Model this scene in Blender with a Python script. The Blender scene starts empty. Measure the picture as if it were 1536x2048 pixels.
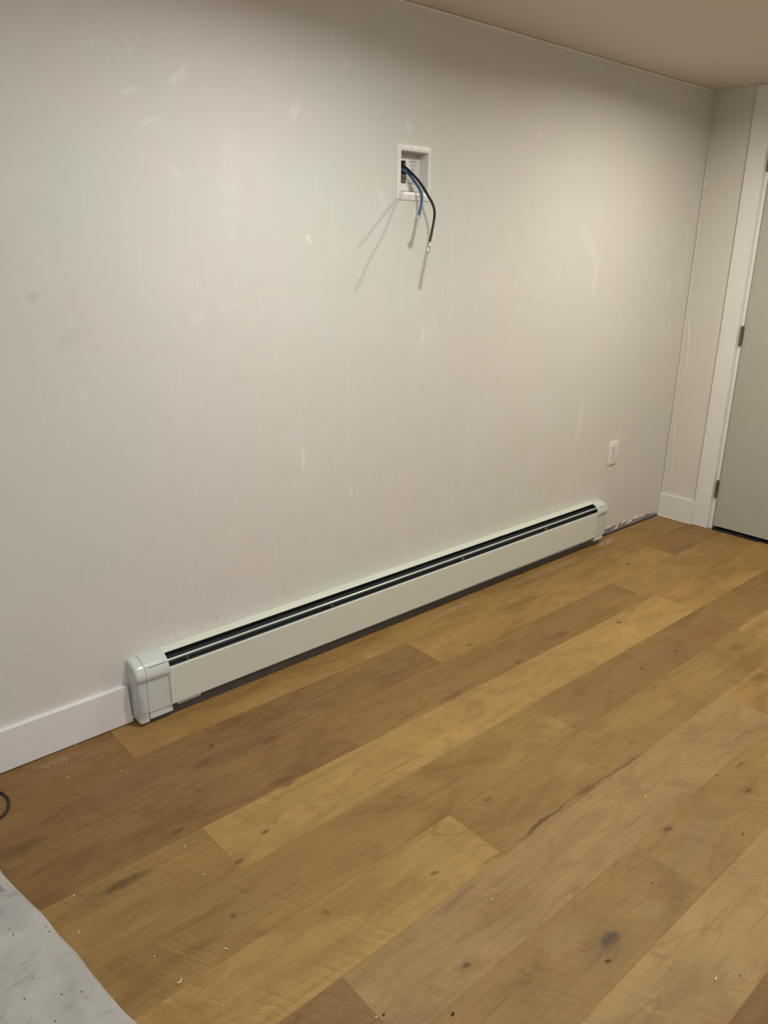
import bpy, bmesh, math, random
from mathutils import Vector, Matrix, noise as mnoise
random.seed(7)
C = bpy.context.scene.collection
scene = bpy.context.scene
PI = math.pi

# ------------------------------------------------------------------ camera
cam_data = bpy.data.cameras.new('camera')
cam_data.sensor_fit = 'HORIZONTAL'
cam_data.sensor_width = 36.0
cam_data.lens = 1541.5 / 1536 * 36.0
cam_data.clip_start = 0.02
cam = bpy.data.objects.new('camera', cam_data)
C.objects.link(cam)
_r = (0.75038816, -0.66084735, 0.01408536)
_u = (0.2037517, 0.25152538, 0.94616078)
_f = (0.62881067, 0.70711793, -0.32339044)
cam.matrix_world = Matrix(((_r[0], _u[0], -_f[0], -3.8095), (_r[1], _u[1], -_f[1], -2.0052),
                           (_r[2], _u[2], -_f[2], 1.3668), (0, 0, 0, 1)))
scene.camera = cam

# ------------------------------------------------------------------ world, exposure, lights
H = 2.082                      # ceiling height
X0, Y0 = -6.6, -4.6            # left wall, front wall (behind the camera)
world = bpy.data.worlds.new('world'); scene.world = world
world.use_nodes = True
world.node_tree.nodes['Background'].inputs[0].default_value = (0.5, 0.6, 0.8, 1)
world.node_tree.nodes['Background'].inputs[1].default_value = 0.05
scene.view_settings.view_transform = 'Standard'
scene.view_settings.look = 'None'
scene.view_settings.gamma = 1.0
scene.view_settings.use_curve_mapping = False
scene.view_settings.exposure = 0.0

DOWNLIGHTS_AND_FILL = [(-2.543, -.924, 17.0, (.97, 1, .97)), (-.890, -.924, 17.2, (1, .98, .86)),
              (-5.2, -2.6, 24, (.74, .84, 1.0)), (-2.543, -3.5, 8, (1, .96, .92))]  # first pair follows the cable shadows; last two are unseen, added as fill
# added cool fill light, set in an invented window behind the camera
WX0, WX1, WZ0, WZ1 = -4.9, -3.5, .85, 1.85
wl = bpy.data.lights.new('added_window_fill', 'AREA')
wl.shape = 'RECTANGLE'; wl.size = WX1 - WX0; wl.size_y = WZ1 - WZ0; wl.energy = 25; wl.color = (.90, .95, 1.0)
wlo = bpy.data.objects.new('added_window_fill', wl); C.objects.link(wlo)
wlo.location = ((WX0 + WX1) / 2, Y0 - .105, (WZ0 + WZ1) / 2); wlo.rotation_euler = (PI / 2, 0, 0)
for x, y, p, c in DOWNLIGHTS_AND_FILL:
    ld = bpy.data.lights.new('downlight_and_fill_lamp', 'AREA')
    ld.shape = 'DISK'; ld.size = 0.064; ld.energy = p; ld.color = c
    ld.spread = math.radians(169 if x > -5 else 150)
    lo = bpy.data.objects.new('downlight_and_fill_lamp', ld); C.objects.link(lo)
    lo.location = (x, y, H - 0.012)

# ------------------------------------------------------------------ node helpers
class NT:
    def __init__(self, name):
        self.m = bpy.data.materials.new(name); self.m.use_nodes = True
        self.t = self.m.node_tree; self.n = self.t.nodes; self.l = self.t.links
        self.b = self.n['Principled BSDF']
    def node(self, typ, **kw):
        n = self.n.new(typ)
        for k, v in kw.items(): setattr(n, k, v)
        return n
    def put(self, sock, v):
        if hasattr(v, 'is_output') or isinstance(v, bpy.types.NodeSocket): self.l.new(v, sock)
        else:
            if isinstance(v, (tuple, list)) and len(v) == 3 and sock.type == 'RGBA': v = (*v, 1)
            sock.default_value = v
    def math(self, op, a, b=0.0, c=None, clamp=False):
        n = self.node('ShaderNodeMath', operation=op, use_clamp=clamp)
        self.put(n.inputs[0], a); self.put(n.inputs[1], b)
        if c is not None: self.put(n.inputs[2], c)
        return n.outputs[0]
    def vmath(self, op, a, b):
        n = self.node('ShaderNodeVectorMath', operation=op)
        self.put(n.inputs[0], a); self.put(n.inputs[1], b)
        return n.outputs[0]
    def mix(self, fac, a, b, blend='MIX'):
        n = self.node('ShaderNodeMix', data_type='RGBA', blend_type=blend)
        self.put(n.inputs[0], fac); self.put(n.inputs[6], a); self.put(n.inputs[7], b)
        return n.outputs[2]
    def noise(self, vec, scale, detail=4, rough=.5, dist=0.0):
        n = self.node('ShaderNodeTexNoise')
        self.put(n.inputs['Vector'], vec); n.inputs['Scale'].default_value = scale
        n.inputs['Detail'].default_value = detail; n.inputs['Roughness'].default_value = rough
        n.inputs['Distortion'].default_value = dist
        return n.outputs[0]
    def rng(self, v, a, b, c=0.0, d=1.0):
        n = self.node('ShaderNodeMapRange', interpolation_type='SMOOTHSTEP')
        self.put(n.inputs[0], v)
        for i, q in enumerate((a, b, c, d)): n.inputs[i + 1].default_value = q
        return n.outputs[0]
    def pos(self): return self.node('ShaderNodeNewGeometry').outputs['Position']
    def scale(self, vec, s): return self.vmath('MULTIPLY', vec, s)
    def bump(self, h, strength=.2, dist=.002):
        n = self.node('ShaderNodeBump'); n.inputs['Strength'].default_value = strength
        n.inputs['Distance'].default_value = dist
        self.put(n.inputs['Height'], h); self.put(self.b.inputs['Normal'], n.outputs[0])

def blob_group():
    """elliptic soft spot: 1 at the centre, 0 outside; vectors are already flattened to X,Y"""
    g = bpy.data.node_groups.new('soft_spot', 'ShaderNodeTree')
    for nm, ty in (('Vector', 'NodeSocketVector'), ('Center', 'NodeSocketVector'),
                   ('Angle', 'NodeSocketFloat'), ('Inverse', 'NodeSocketVector')):
        g.interface.new_socket(nm, in_out='INPUT', socket_type=ty)
    g.interface.new_socket('Value', in_out='OUTPUT', socket_type='NodeSocketFloat')
    i = g.nodes.new('NodeGroupInput'); o = g.nodes.new('NodeGroupOutput')
    s = g.nodes.new('ShaderNodeVectorMath'); s.operation = 'SUBTRACT'
    r = g.nodes.new('ShaderNodeVectorRotate'); r.rotation_type = 'Z_AXIS'
    m = g.nodes.new('ShaderNodeVectorMath'); m.operation = 'MULTIPLY'
    le = g.nodes.new('ShaderNodeVectorMath'); le.operation = 'LENGTH'
    mr = g.nodes.new('ShaderNodeMapRange'); mr.interpolation_type = 'SMOOTHSTEP'
    for k, v in zip((1, 2, 3, 4), (.25, 1, 1, 0)): mr.inputs[k].default_value = v
    L = g.links.new
    L(i.outputs['Vector'], s.inputs[0]); L(i.outputs['Center'], s.inputs[1])
    L(s.outputs[0], r.inputs['Vector']); L(i.outputs['Angle'], r.inputs['Angle'])
    L(r.outputs[0], m.inputs[0]); L(i.outputs['Inverse'], m.inputs[1])
    L(m.outputs[0], le.inputs[0]); L(le.outputs['Value'], mr.inputs[0]); L(mr.outputs[0], o.inputs[0])
    return g
SPOT = blob_group()
def spots(nt, vec, items, col, tint_default, rough_noise=None):
    """items: (p0, p1, half_width, amount[, colour]); lays worn marks, knots and stains over col"""
    for it in items:
        (x0, y0), (x1, y1), w, amt = it[:4]
        tint = it[4] if len(it) > 4 else tint_default
        n = nt.node('ShaderNodeGroup'); n.node_tree = SPOT
        nt.put(n.inputs['Vector'], vec)
        n.inputs['Center'].default_value = ((x0 + x1) / 2, (y0 + y1) / 2, 0)
        n.inputs['Angle'].default_value = -math.atan2(y1 - y0, x1 - x0)
        a = math.hypot(x1 - x0, y1 - y0) / 2 + w * .5
        n.inputs['Inverse'].default_value = (1 / a, 1 / w, 0)
        f = nt.math('MULTIPLY', n.outputs[0], amt)
        if rough_noise is not None: f = nt.math('MULTIPLY', f, rough_noise)
        col = nt.mix(f, col, tint)
    return col

def simple(name, col, rough=.5, metal=0.0, var=.06, scale=9.0, bump=0.0, bscale=300, coat=0.0):
    nt = NT(name)
    n = nt.noise(nt.pos(), scale, 4)
    f = nt.rng(n, .3, .7)
    a = tuple(min(1, c * (1 - var)) for c in col); b = tuple(min(1, c * (1 + var)) for c in col)
    nt.put(nt.b.inputs['Base Color'], nt.mix(f, a, b))
    nt.b.inputs['Roughness'].default_value = rough; nt.b.inputs['Metallic'].default_value = metal
    if coat: nt.b.inputs['Coat Weight'].default_value = coat; nt.b.inputs['Coat Roughness'].default_value = .15
    if bump: nt.bump(nt.noise(nt.pos(), bscale, 3), bump, .001)
    return nt.m

# ------------------------------------------------------------------ materials
def plaster(name, base, marks=(), caulk=False):
    nt = NT(name); p = nt.pos()
    flat = nt.node('ShaderNodeSeparateXYZ'); nt.put(flat.inputs[0], p)
    cmb = nt.node('ShaderNodeCombineXYZ')
    nt.l.new(flat.outputs[0], cmb.inputs[0]); nt.l.new(flat.outputs[2], cmb.inputs[1])
    big = nt.noise(p, 1.7, 3, .5)
    col = nt.mix(nt.rng(big, .35, .65), tuple(c * k for c, k in zip(base, (1.03, .985, .975))),
                 tuple(c * k for c, k in zip(base, (.98, 1.003, .975))))
    mid = nt.noise(nt.vmath('ADD', p, (4.3, 1.1, 2.2)), 3.4, 5, .6)
    col = nt.mix(nt.rng(mid, .48, .75, 0, .6), col, tuple(c * k for c, k in zip(base, (1.05, 1.05, 1.06))))
    # faint vertical trowel drags
    drag = nt.noise(nt.scale(p, (34, 34, 1.6)), 1.0, 4, .6)
    col = nt.mix(nt.rng(drag, .52, .78, 0, .36), col, tuple(c * 1.07 for c in base))
    # fine random scuffs
    sc = nt.noise(nt.scale(p, (14, 14, 9)), 1.0, 8, .7, 1.8)
    msk = nt.noise(nt.vmath('ADD', p, (9.1, 3.3, 0.4)), 2.2, 2)
    f = nt.math('MULTIPLY', nt.rng(sc, .56, .68), nt.rng(msk, .44, .64, 0, .75))
    col = nt.mix(f, col, tuple(min(1, c * 1.12) for c in base))
    rn = nt.rng(nt.noise(nt.scale(p, (60, 60, 30)), 1.0, 4, .7), .3, .62)
    col = spots(nt, cmb.outputs[0], marks, col, tuple(min(1, c * 1.24) for c in base), rn)
    if caulk:
        cz = nt.math('MULTIPLY', nt.rng(flat.outputs[2], H - .011, H - .008), .5)
        col = nt.mix(cz, col, tuple(min(1, c * 1.2) for c in base))
    nt.put(nt.b.inputs['Base Color'], col)
    nt.b.inputs['Roughness'].default_value = .62
    nt.b.inputs['Specular IOR Level'].default_value = .3
    nt.bump(nt.math('ADD', nt.noise(p, 60, 4), nt.math('MULTIPLY', drag, .6)), .12, .001)
    return nt.m

WALL = (.70, .68, .635)
DK = (.36, .34, .32)
wall_marks = [
    ((-2.389, .775), (-2.378, .651), .012, .9), ((-2.415, 1.701), (-2.37, 1.757), .02, .7),
    ((-2.357, 1.409), (-2.339, 1.377), .012, .9), ((-3.183, 1.24), (-3.160, 1.242), .018, .25, DK),
    ((-3.13, 1.12), (-3.04, 1.166), .03, .13, DK), ((-2.459, .299), (-2.492, .235), .003, .7, DK),
    ((-2.772, 1.744), (-2.711, 1.814), .014, .6), ((-2.881, 1.637), (-2.791, 1.68), .014, .5),
    ((-2.918, 1.71), (-2.839, 1.741), .01, .5), ((-.83, 1.168), (-.822, 1.333), .03, .45),
    ((-.82, .774), (-.852, .499), .03, .5), ((-2.187, .602), (-2.176, .527), .01, .55),
    ((-3.051, .26), (-2.76, .225), .05, .35), ((-1.846, 1.129), (-1.854, 1.025), .02, .5),
    ((-1.951, 1.756), (-1.938, 1.714), .02, .6), ((-.796, 1.292), (-.974, 1.489), .05, .35),
    ((-2.064, 1.543), (-2.042, 1.5), .02, .5), ((-2.786, 1.564), (-2.761, 1.53), .012, .6),
    ((-3.062, 1.021), (-3.098, .986), .03, .35), ((-2.158, 1.2705), (-2.158, 1.2715), .004, 1.0, (.1, .09, .08)),
    ((-2.586, 1.5245), (-2.586, 1.5255), .006, .6, DK), ((-2.74, .235), (-2.73, .25), .006, .6, DK),
    ((-2.79, .225), (-2.785, .235), .006, .6, DK),
    ((-2.62, 1.35), (-2.60, 1.75), .05, .25), ((-1.6, .35), (-1.55, .95), .06, .2),
]
M_wall = plaster('primed_plaster', WALL, wall_marks, True)
M_wall_side = plaster('primed_plaster_side', (.69, .665, .61), (), False)
M_ceiling = simple('ceiling_paint', (.70, .64, .565), .7, var=.015, scale=2)
M_trim = simple('white_trim_primer', (.80, .78, .745), .42, var=.02, scale=4)
M_base = simple('white_baseboard_primer', (.84, .815, .81), .4, var=.02, scale=5)
M_caulk = simple('caulk_bead', (.76, .735, .68), .6, var=.03)
M_door = simple('door_paint', (.46, .445, .385), .45, var=.02, scale=3)
M_hinge = simple('hinge_metal', (.16, .14, .115), .5, .5, .1, 40)
M_nail = simple('nail_hole_dark', (.22, .2, .18), .8)
M_dark = simple('gap_shade', (.02, .018, .016), .9)  # near-black, paints in the shade of gaps and openings
M_heater = simple('heater_enamel', (.70, .705, .61), .32, var=.012, scale=3)
M_heatcap = simple('heater_cap_enamel', (.62, .645, .61), .2, var=.012, scale=3)
M_slot = simple('heater_slot_shade', (.010, .014, .018), .75, var=.1)  # near-black colour paints in the shade inside the slots
M_fin = simple('shaded_aluminium_fin', (.12, .12, .12), .4, .8)  # aluminium darkened to paint in the shade inside the heater
M_bar = simple('damper_bar_steel', (.62, .62, .57), .3, .15, .02)
M_grey = simple('heater_grey_bracket', (.25, .25, .22), .5, .3)
M_plate = simple('white_plastic', (.83, .805, .76), .35, var=.01)
M_tray = simple('white_box_plastic', (.74, .715, .67), .42, var=.015)
M_recep = simple('receptacle_plastic', (.80, .77, .75), .3, var=.01)
M_slit = simple('slot_black', (.02, .02, .02), .7)
M_metalbox = simple('bracket_steel', (.10, .09, .075), .5, .4, .5, 90)
M_black = simple('black_cable_jacket', (.012, .011, .011), .38)
M_blue = simple('blue_cable_jacket', (.045, .12, .235), .4, var=.1, scale=30)
M_chrome = simple('connector_nickel', (.7, .68, .64), .22, 1.0)
M_cord = simple('black_rubber_cord', (.012, .012, .012), .55)
M_board = simple('bare_gypsum_paper', (.30, .265, .265), .9, var=.25, scale=40, bump=.3)
M_crumb = simple('plaster_crumb', (.82, .78, .70), .8)
M_shaving = simple('wood_shaving', (.80, .66, .42), .7)
M_chip = simple('dark_chip', (.03, .027, .024), .7)
M_sub = simple('subfloor_dark', (.34, .28, .23), .9)
M_lens = simple('lens_diffuser', (.9, .9, .88), .5)
M_lens.node_tree.nodes['Principled BSDF'].inputs['Emission Color'].default_value = (1, .93, .82, 1)
M_lens.node_tree.nodes['Principled BSDF'].inputs['Emission Strength'].default_value = 2.0

def plug_mat():
    nt = NT('clear_plug_plastic')
    nt.put(nt.b.inputs['Base Color'], (.85, .85, .8)); nt.b.inputs['Roughness'].default_value = .12
    nt.b.inputs['Transmission Weight'].default_value = .6; nt.b.inputs['IOR'].default_value = 1.45
    return nt.m
M_plug = plug_mat()
def glass_mat():
    nt = NT('added_window_glass')
    nt.put(nt.b.inputs['Base Color'], (1, 1, 1)); nt.b.inputs['Roughness'].default_value = 0
    nt.b.inputs['Transmission Weight'].default_value = 1; nt.b.inputs['IOR'].default_value = 1.0
    return nt.m
M_glass = glass_mat()

def cloth_mat():
    nt = NT('canvas_drop_cloth'); p = nt.pos()
    a = nt.noise(p, 9, 5, .6)
    col = nt.mix(nt.rng(a, .3, .7), (.42, .40, .37), (.51, .49, .455))
    st = nt.noise(nt.scale(p, (26, 60, 26)), 1.0, 5, .65)
    col = nt.mix(nt.rng(st, .54, .74, 0, .7), col, (.26, .25, .23))
    v = nt.node('ShaderNodeTexVoronoi', voronoi_dimensions='2D'); v.inputs['Scale'].default_value = 34; nt.put(v.inputs['Vector'], p)
    sp = nt.rng(v.outputs['Distance'], .04, .09, 1, 0)
    sep = nt.node('ShaderNodeSeparateColor'); nt.l.new(v.outputs['Color'], sep.inputs[0])
    col = nt.mix(nt.math('MULTIPLY', sp, nt.rng(sep.outputs[0], .80, .86)), col, (.07, .06, .055))
    nt.put(nt.b.inputs['Base Color'], col); nt.b.inputs['Roughness'].default_value = .9
    nt.bump(nt.math('ADD', nt.noise(p, 900, 2), nt.math('MULTIPLY', a, 2)), .25, .001)
    return nt.m
M_cloth = cloth_mat()

BROWN = (.085, .045, .018)
GREYK = (.075, .05, .03)
floor_marks = [   # (x, y) ends, half width, amount, colour: knots, streaks, worn patches, plaster dust
    ((-3.388, -.590), (-3.252, -.600), .022, .75, BROWN), ((-3.46, -.60), (-3.34, -.585), .05, .25, BROWN),
    ((-3.015, -.334), (-2.945, -.32), .018, .6, BROWN), ((-3.05, -.335), (-2.86, -.325), .035, .35, (.16, .085, .05)),
    ((-3.014, -.661), (-2.981, -.667), .008, .85, BROWN), ((-2.965, -.655), (-2.95, -.655), .006, .5, BROWN),
    ((-2.651, -1.397), (-2.59, -1.4), .02, .9, GREYK), ((-2.70, -1.40), (-2.56, -1.40), .06, .3, GREYK),
    ((-2.905, -1.246), (-2.878, -1.249), .010, .9, BROWN), ((-2.93, -1.245), (-2.85, -1.25), .025, .3, BROWN),
    ((-2.673, -1.425), (-2.657, -1.428), .007, .95, (.03, .02, .012)), ((-2.812, -.358), (-2.74, -.354), .02, .55, BROWN),
    ((-1.33, -.59), (-1.312, -.592), .013, .85, BROWN), ((-1.351, -1.121), (-1.27, -1.146), .03, .4, BROWN),
    ((-2.244, -1.307), (-2.208, -1.314), .008, .85, BROWN), ((-2.26, -1.30), (-2.19, -1.315), .02, .3, BROWN),
    ((-1.936, -1.372), (-1.9, -1.376), .009, .8, BROWN), ((-1.95, -1.372), (-1.87, -1.375), .025, .3, BROWN),
    ((-1.847, -1.31), (-1.802, -1.314), .006, .7, BROWN), ((-1.943, -1.285), (-1.92, -1.291), .006, .8, BROWN),
    ((-1.575, -.843), (-1.555, -.841), .01, .75, BROWN),
    ((-2.705, -1.113), (-2.87, -1.118), .016, .5, (.17, .10, .062)), ((-2.60, -1.092), (-2.25, -1.083), .007, .9, (.11, .06, .03)), ((-2.32, -1.084), (-1.92, -1.105), .008, .7, (.13, .075, .04)),
    ((-2.50, -1.089), (-2.42, -1.087), .012, .5, BROWN), ((-2.3, -1.088), (-2.2, -1.087), .014, .5, BROWN),
    ((-2.70, -1.085), (-2.56, -1.096), .008, .5, BROWN),
    ((-2.499, -.946), (-2.462, -.939), .011, .35, BROWN), ((-2.784, -1.03), (-2.757, -1.036), .007, .75, BROWN),
    ((-2.268, -.5), (-2.078, -.53), .04, .35, (.2, .11, .06)), ((-1.199, -.979), (-1.126, -.991), .022, .45, BROWN),
    ((-1.92, -.336), (-1.878, -.347), .009, .75, BROWN), ((-3.186, -.825), (-3.175, -.838), .012, .6, BROWN),
    ((-3.034, -.95), (-3.026, -.964), .01, .55, BROWN), ((-1.342, -.35), (-1.302, -.36), .007, .7, BROWN),
    ((-1.25, -.84), (-1.05, -.86), .05, .5, (.22, .085, .04)), ((-1.6, -.8), (-1.3, -.84), .07, .35, (.26, .15, .075)),
    ((-2.0, -.46), (-1.6, -.48), .06, .45, (.24, .13, .06)), ((-2.25, -.54), (-2.14, -.54), .02, .5, BROWN),
    ((-1.62, -.50), (-1.53, -.52), .025, .5, BROWN), ((-2.9, -.52), (-2.80, -.54), .02, .5, BROWN),
    ((-3.52, -.33), (-3.40, -.34), .03, .5, BROWN), ((-3.35, -.27), (-3.0, -.27), .07, .25, (.2, .11, .065)),
    ((-1.75, -.22), (-1.2, -.255), .008, .45, BROWN), ((-1.2, -.30), (-.8, -.33), .008, .4, BROWN),
    ((-2.48, -.10), (-2.3, -.115), .02, .4, (.2, .11, .06)), ((-2.0, -1.35), (-2.4, -1.40), .05, .3, (.22, .14, .09)),
    ((-2.75, -1.33), (-2.62, -1.33), .05, .35, (.40, .26, .11)), ((-2.52, -1.40), (-2.46, -1.42), .04, .35, (.40, .26, .11)),
    ((-2.28, -1.02), (-2.15, -1.0), .05, .35, (.40, .26, .11)), ((-2.5, -1.6), (-2.45, -1.6), .05, .35, (.40, .26, .11)),
    ((-2.1, -.85), (-1.95, -.87), .04, .35, (.40, .26, .11)),
]
dust_marks = [((-.66, -.055), (-.56, -.065), .035, .8), ((-.60, -.04), (-.50, -.05), .02, .7),
              ((-1.9, -.10), (-1.55, -.09), .022, .35), ((-1.5, -.10), (-.75, -.09), .025, .3), ((-.5, -.03), (-.1, -.03), .02, .25),
              ((-3.34, -.06), (-3.24, -.06), .018, .3), ((-3.5, -.07), (-3.1, -.1), .05, .10), ((-2.27, -.17), (-2.2, -.17), .02, .35)]

def wood_mat():
    nt = NT('oak_vinyl_plank'); p = nt.pos()
    oi = nt.node('ShaderNodeObjectInfo')
    rnd = oi.outputs['Random']
    off = nt.node('ShaderNodeCombineXYZ')
    nt.put(off.inputs[0], nt.math('MULTIPLY', rnd, 37.0)); nt.put(off.inputs[1], nt.math('MULTIPLY', rnd, 91.0))
    q = nt.vmath('ADD', p, off.outputs[0])
    base = oi.outputs['Color']
    # broad cloudy tone, two sizes
    cl = nt.noise(nt.scale(q, (2.4, 7.0, 1)), 1.0, 5, .6, .8)
    col = nt.mix(nt.rng(cl, .30, .50, .85, 0), base, nt.mix(1.0, base, (.70, .62, .52), 'MULTIPLY'))
    col = nt.mix(nt.rng(cl, .50, .70, 0, .8), col, nt.mix(1.0, base, (1.17, 1.17, 1.16), 'MULTIPLY'))
    c2 = nt.noise(nt.scale(nt.vmath('ADD', q, (5.1, 2.7, 0)), (7, 17, 1)), 1.0, 5, .65, 1.0)
    col = nt.mix(nt.rng(c2, .46, .68, 0, .55), col, nt.mix(1.0, base, (.74, .66, .58), 'MULTIPLY'))
    # long grain
    g = nt.noise(nt.scale(q, (2.6, 60, 1)), 1.0, 6, .68, .6)
    col = nt.mix(nt.rng(g, .48, .72, 0, .55), col, nt.mix(1.0, base, (.66, .58, .48), 'MULTIPLY'))
    g2 = nt.noise(nt.scale(q, (9, 240, 1)), 1.0, 3, .6)
    col = nt.mix(nt.rng(g2, .50, .8, 0, .4), col, nt.mix(1.0, base, (.70, .62, .54), 'MULTIPLY'))
    # saw chatter across the board (slanted), in patches
    ch = nt.node('ShaderNodeVectorRotate'); ch.rotation_type = 'Z_AXIS'
    nt.put(ch.inputs['Vector'], nt.vmath('ADD', q, nt.vmath('MULTIPLY', c2, (.02, .02, 0)))); ch.inputs['Angle'].default_value = -.50
    cn = nt.noise(nt.scale(ch.outputs[0], (150, 7, 1)), 1.0, 6, .75)
    pm = nt.noise(nt.scale(q, (2.8, 5.0, 1)), 1.0, 3, .5, .4)
    patch = nt.rng(pm, .40, .60)
    col = nt.mix(nt.math('MULTIPLY', nt.rng(cn, .50, .68), nt.math('MULTIPLY', patch, .72)), col,
                 nt.mix(1.0, base, (.60, .50, .38), 'MULTIPLY'))
    col = nt.mix(nt.math('MULTIPLY', nt.rng(cn, .30, .46, 1, 0), nt.math('MULTIPLY', patch, .85)), col,
                 nt.mix(1.0, base, (1.26, 1.26, 1.26), 'MULTIPLY'))
    # cathedral lines on some boards
    rg = nt.noise(nt.scale(q, (.75, 6.0, 1)), 1.0, 2, .4, .3)
    saw = nt.math('FRACT', nt.math('MULTIPLY', rg, 11.0))
    line = nt.rng(saw, .0, .09, 1, 0)
    sel = nt.rng(nt.noise(nt.scale(q, (1.1, 3.0, 1)), 1.0, 2), .52, .62, 0, .5)
    col = nt.mix(nt.math('MULTIPLY', line, sel), col, nt.mix(1.0, base, (.55, .47, .38), 'MULTIPLY'))
    # small random pin knots
    v = nt.node('ShaderNodeTexVoronoi', voronoi_dimensions='2D'); v.inputs['Scale'].default_value = 1.0
    nt.put(v.inputs['Vector'], nt.scale(q, (2.3, 6.0, 1)))
    kn = nt.rng(v.outputs['Distance'], .015, .06, .7, 0)
    sep = nt.node('ShaderNodeSeparateColor'); nt.l.new(v.outputs['Color'], sep.inputs[0])
    col = nt.mix(nt.math('MULTIPLY', kn, nt.rng(sep.outputs[1], .82, .86)), col, BROWN)
    rn = nt.rng(nt.noise(nt.scale(p, (40, 110, 1)), 1.0, 5, .7, .8), .26, .55, .15, 1)
    warp = nt.node('ShaderNodeTexNoise'); warp.inputs['Scale'].default_value = 22; warp.inputs['Detail'].default_value = 3
    nt.put(warp.inputs['Vector'], p)
    wv = nt.vmath('MULTIPLY', nt.vmath('SUBTRACT', warp.outputs['Color'], (.5, .5, .5)), (.04, .022, 0))
    pw = nt.scale(nt.vmath('ADD', p, wv), (1, 1, 0))
    col = spots(nt, pw, floor_marks, col, BROWN, rn)
    dn = nt.rng(nt.noise(p, 70, 5, .7), .42, .68)
    col = spots(nt, pw, dust_marks, col, (.62, .58, .52), dn)
    nt.put(nt.b.inputs['Base Color'], col)
    nt.put(nt.b.inputs['Roughness'], nt.rng(cl, .3, .7, .50, .60))
    nt.b.inputs['Specular IOR Level'].default_value = .3
    nt.bump(nt.math('ADD', nt.math('MULTIPLY', g2, .6), nt.math('MULTIPLY', cn, nt.math('MULTIPLY', patch, 1.0))), .16, .001)
    return nt.m
M_wood = wood_mat()

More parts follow.
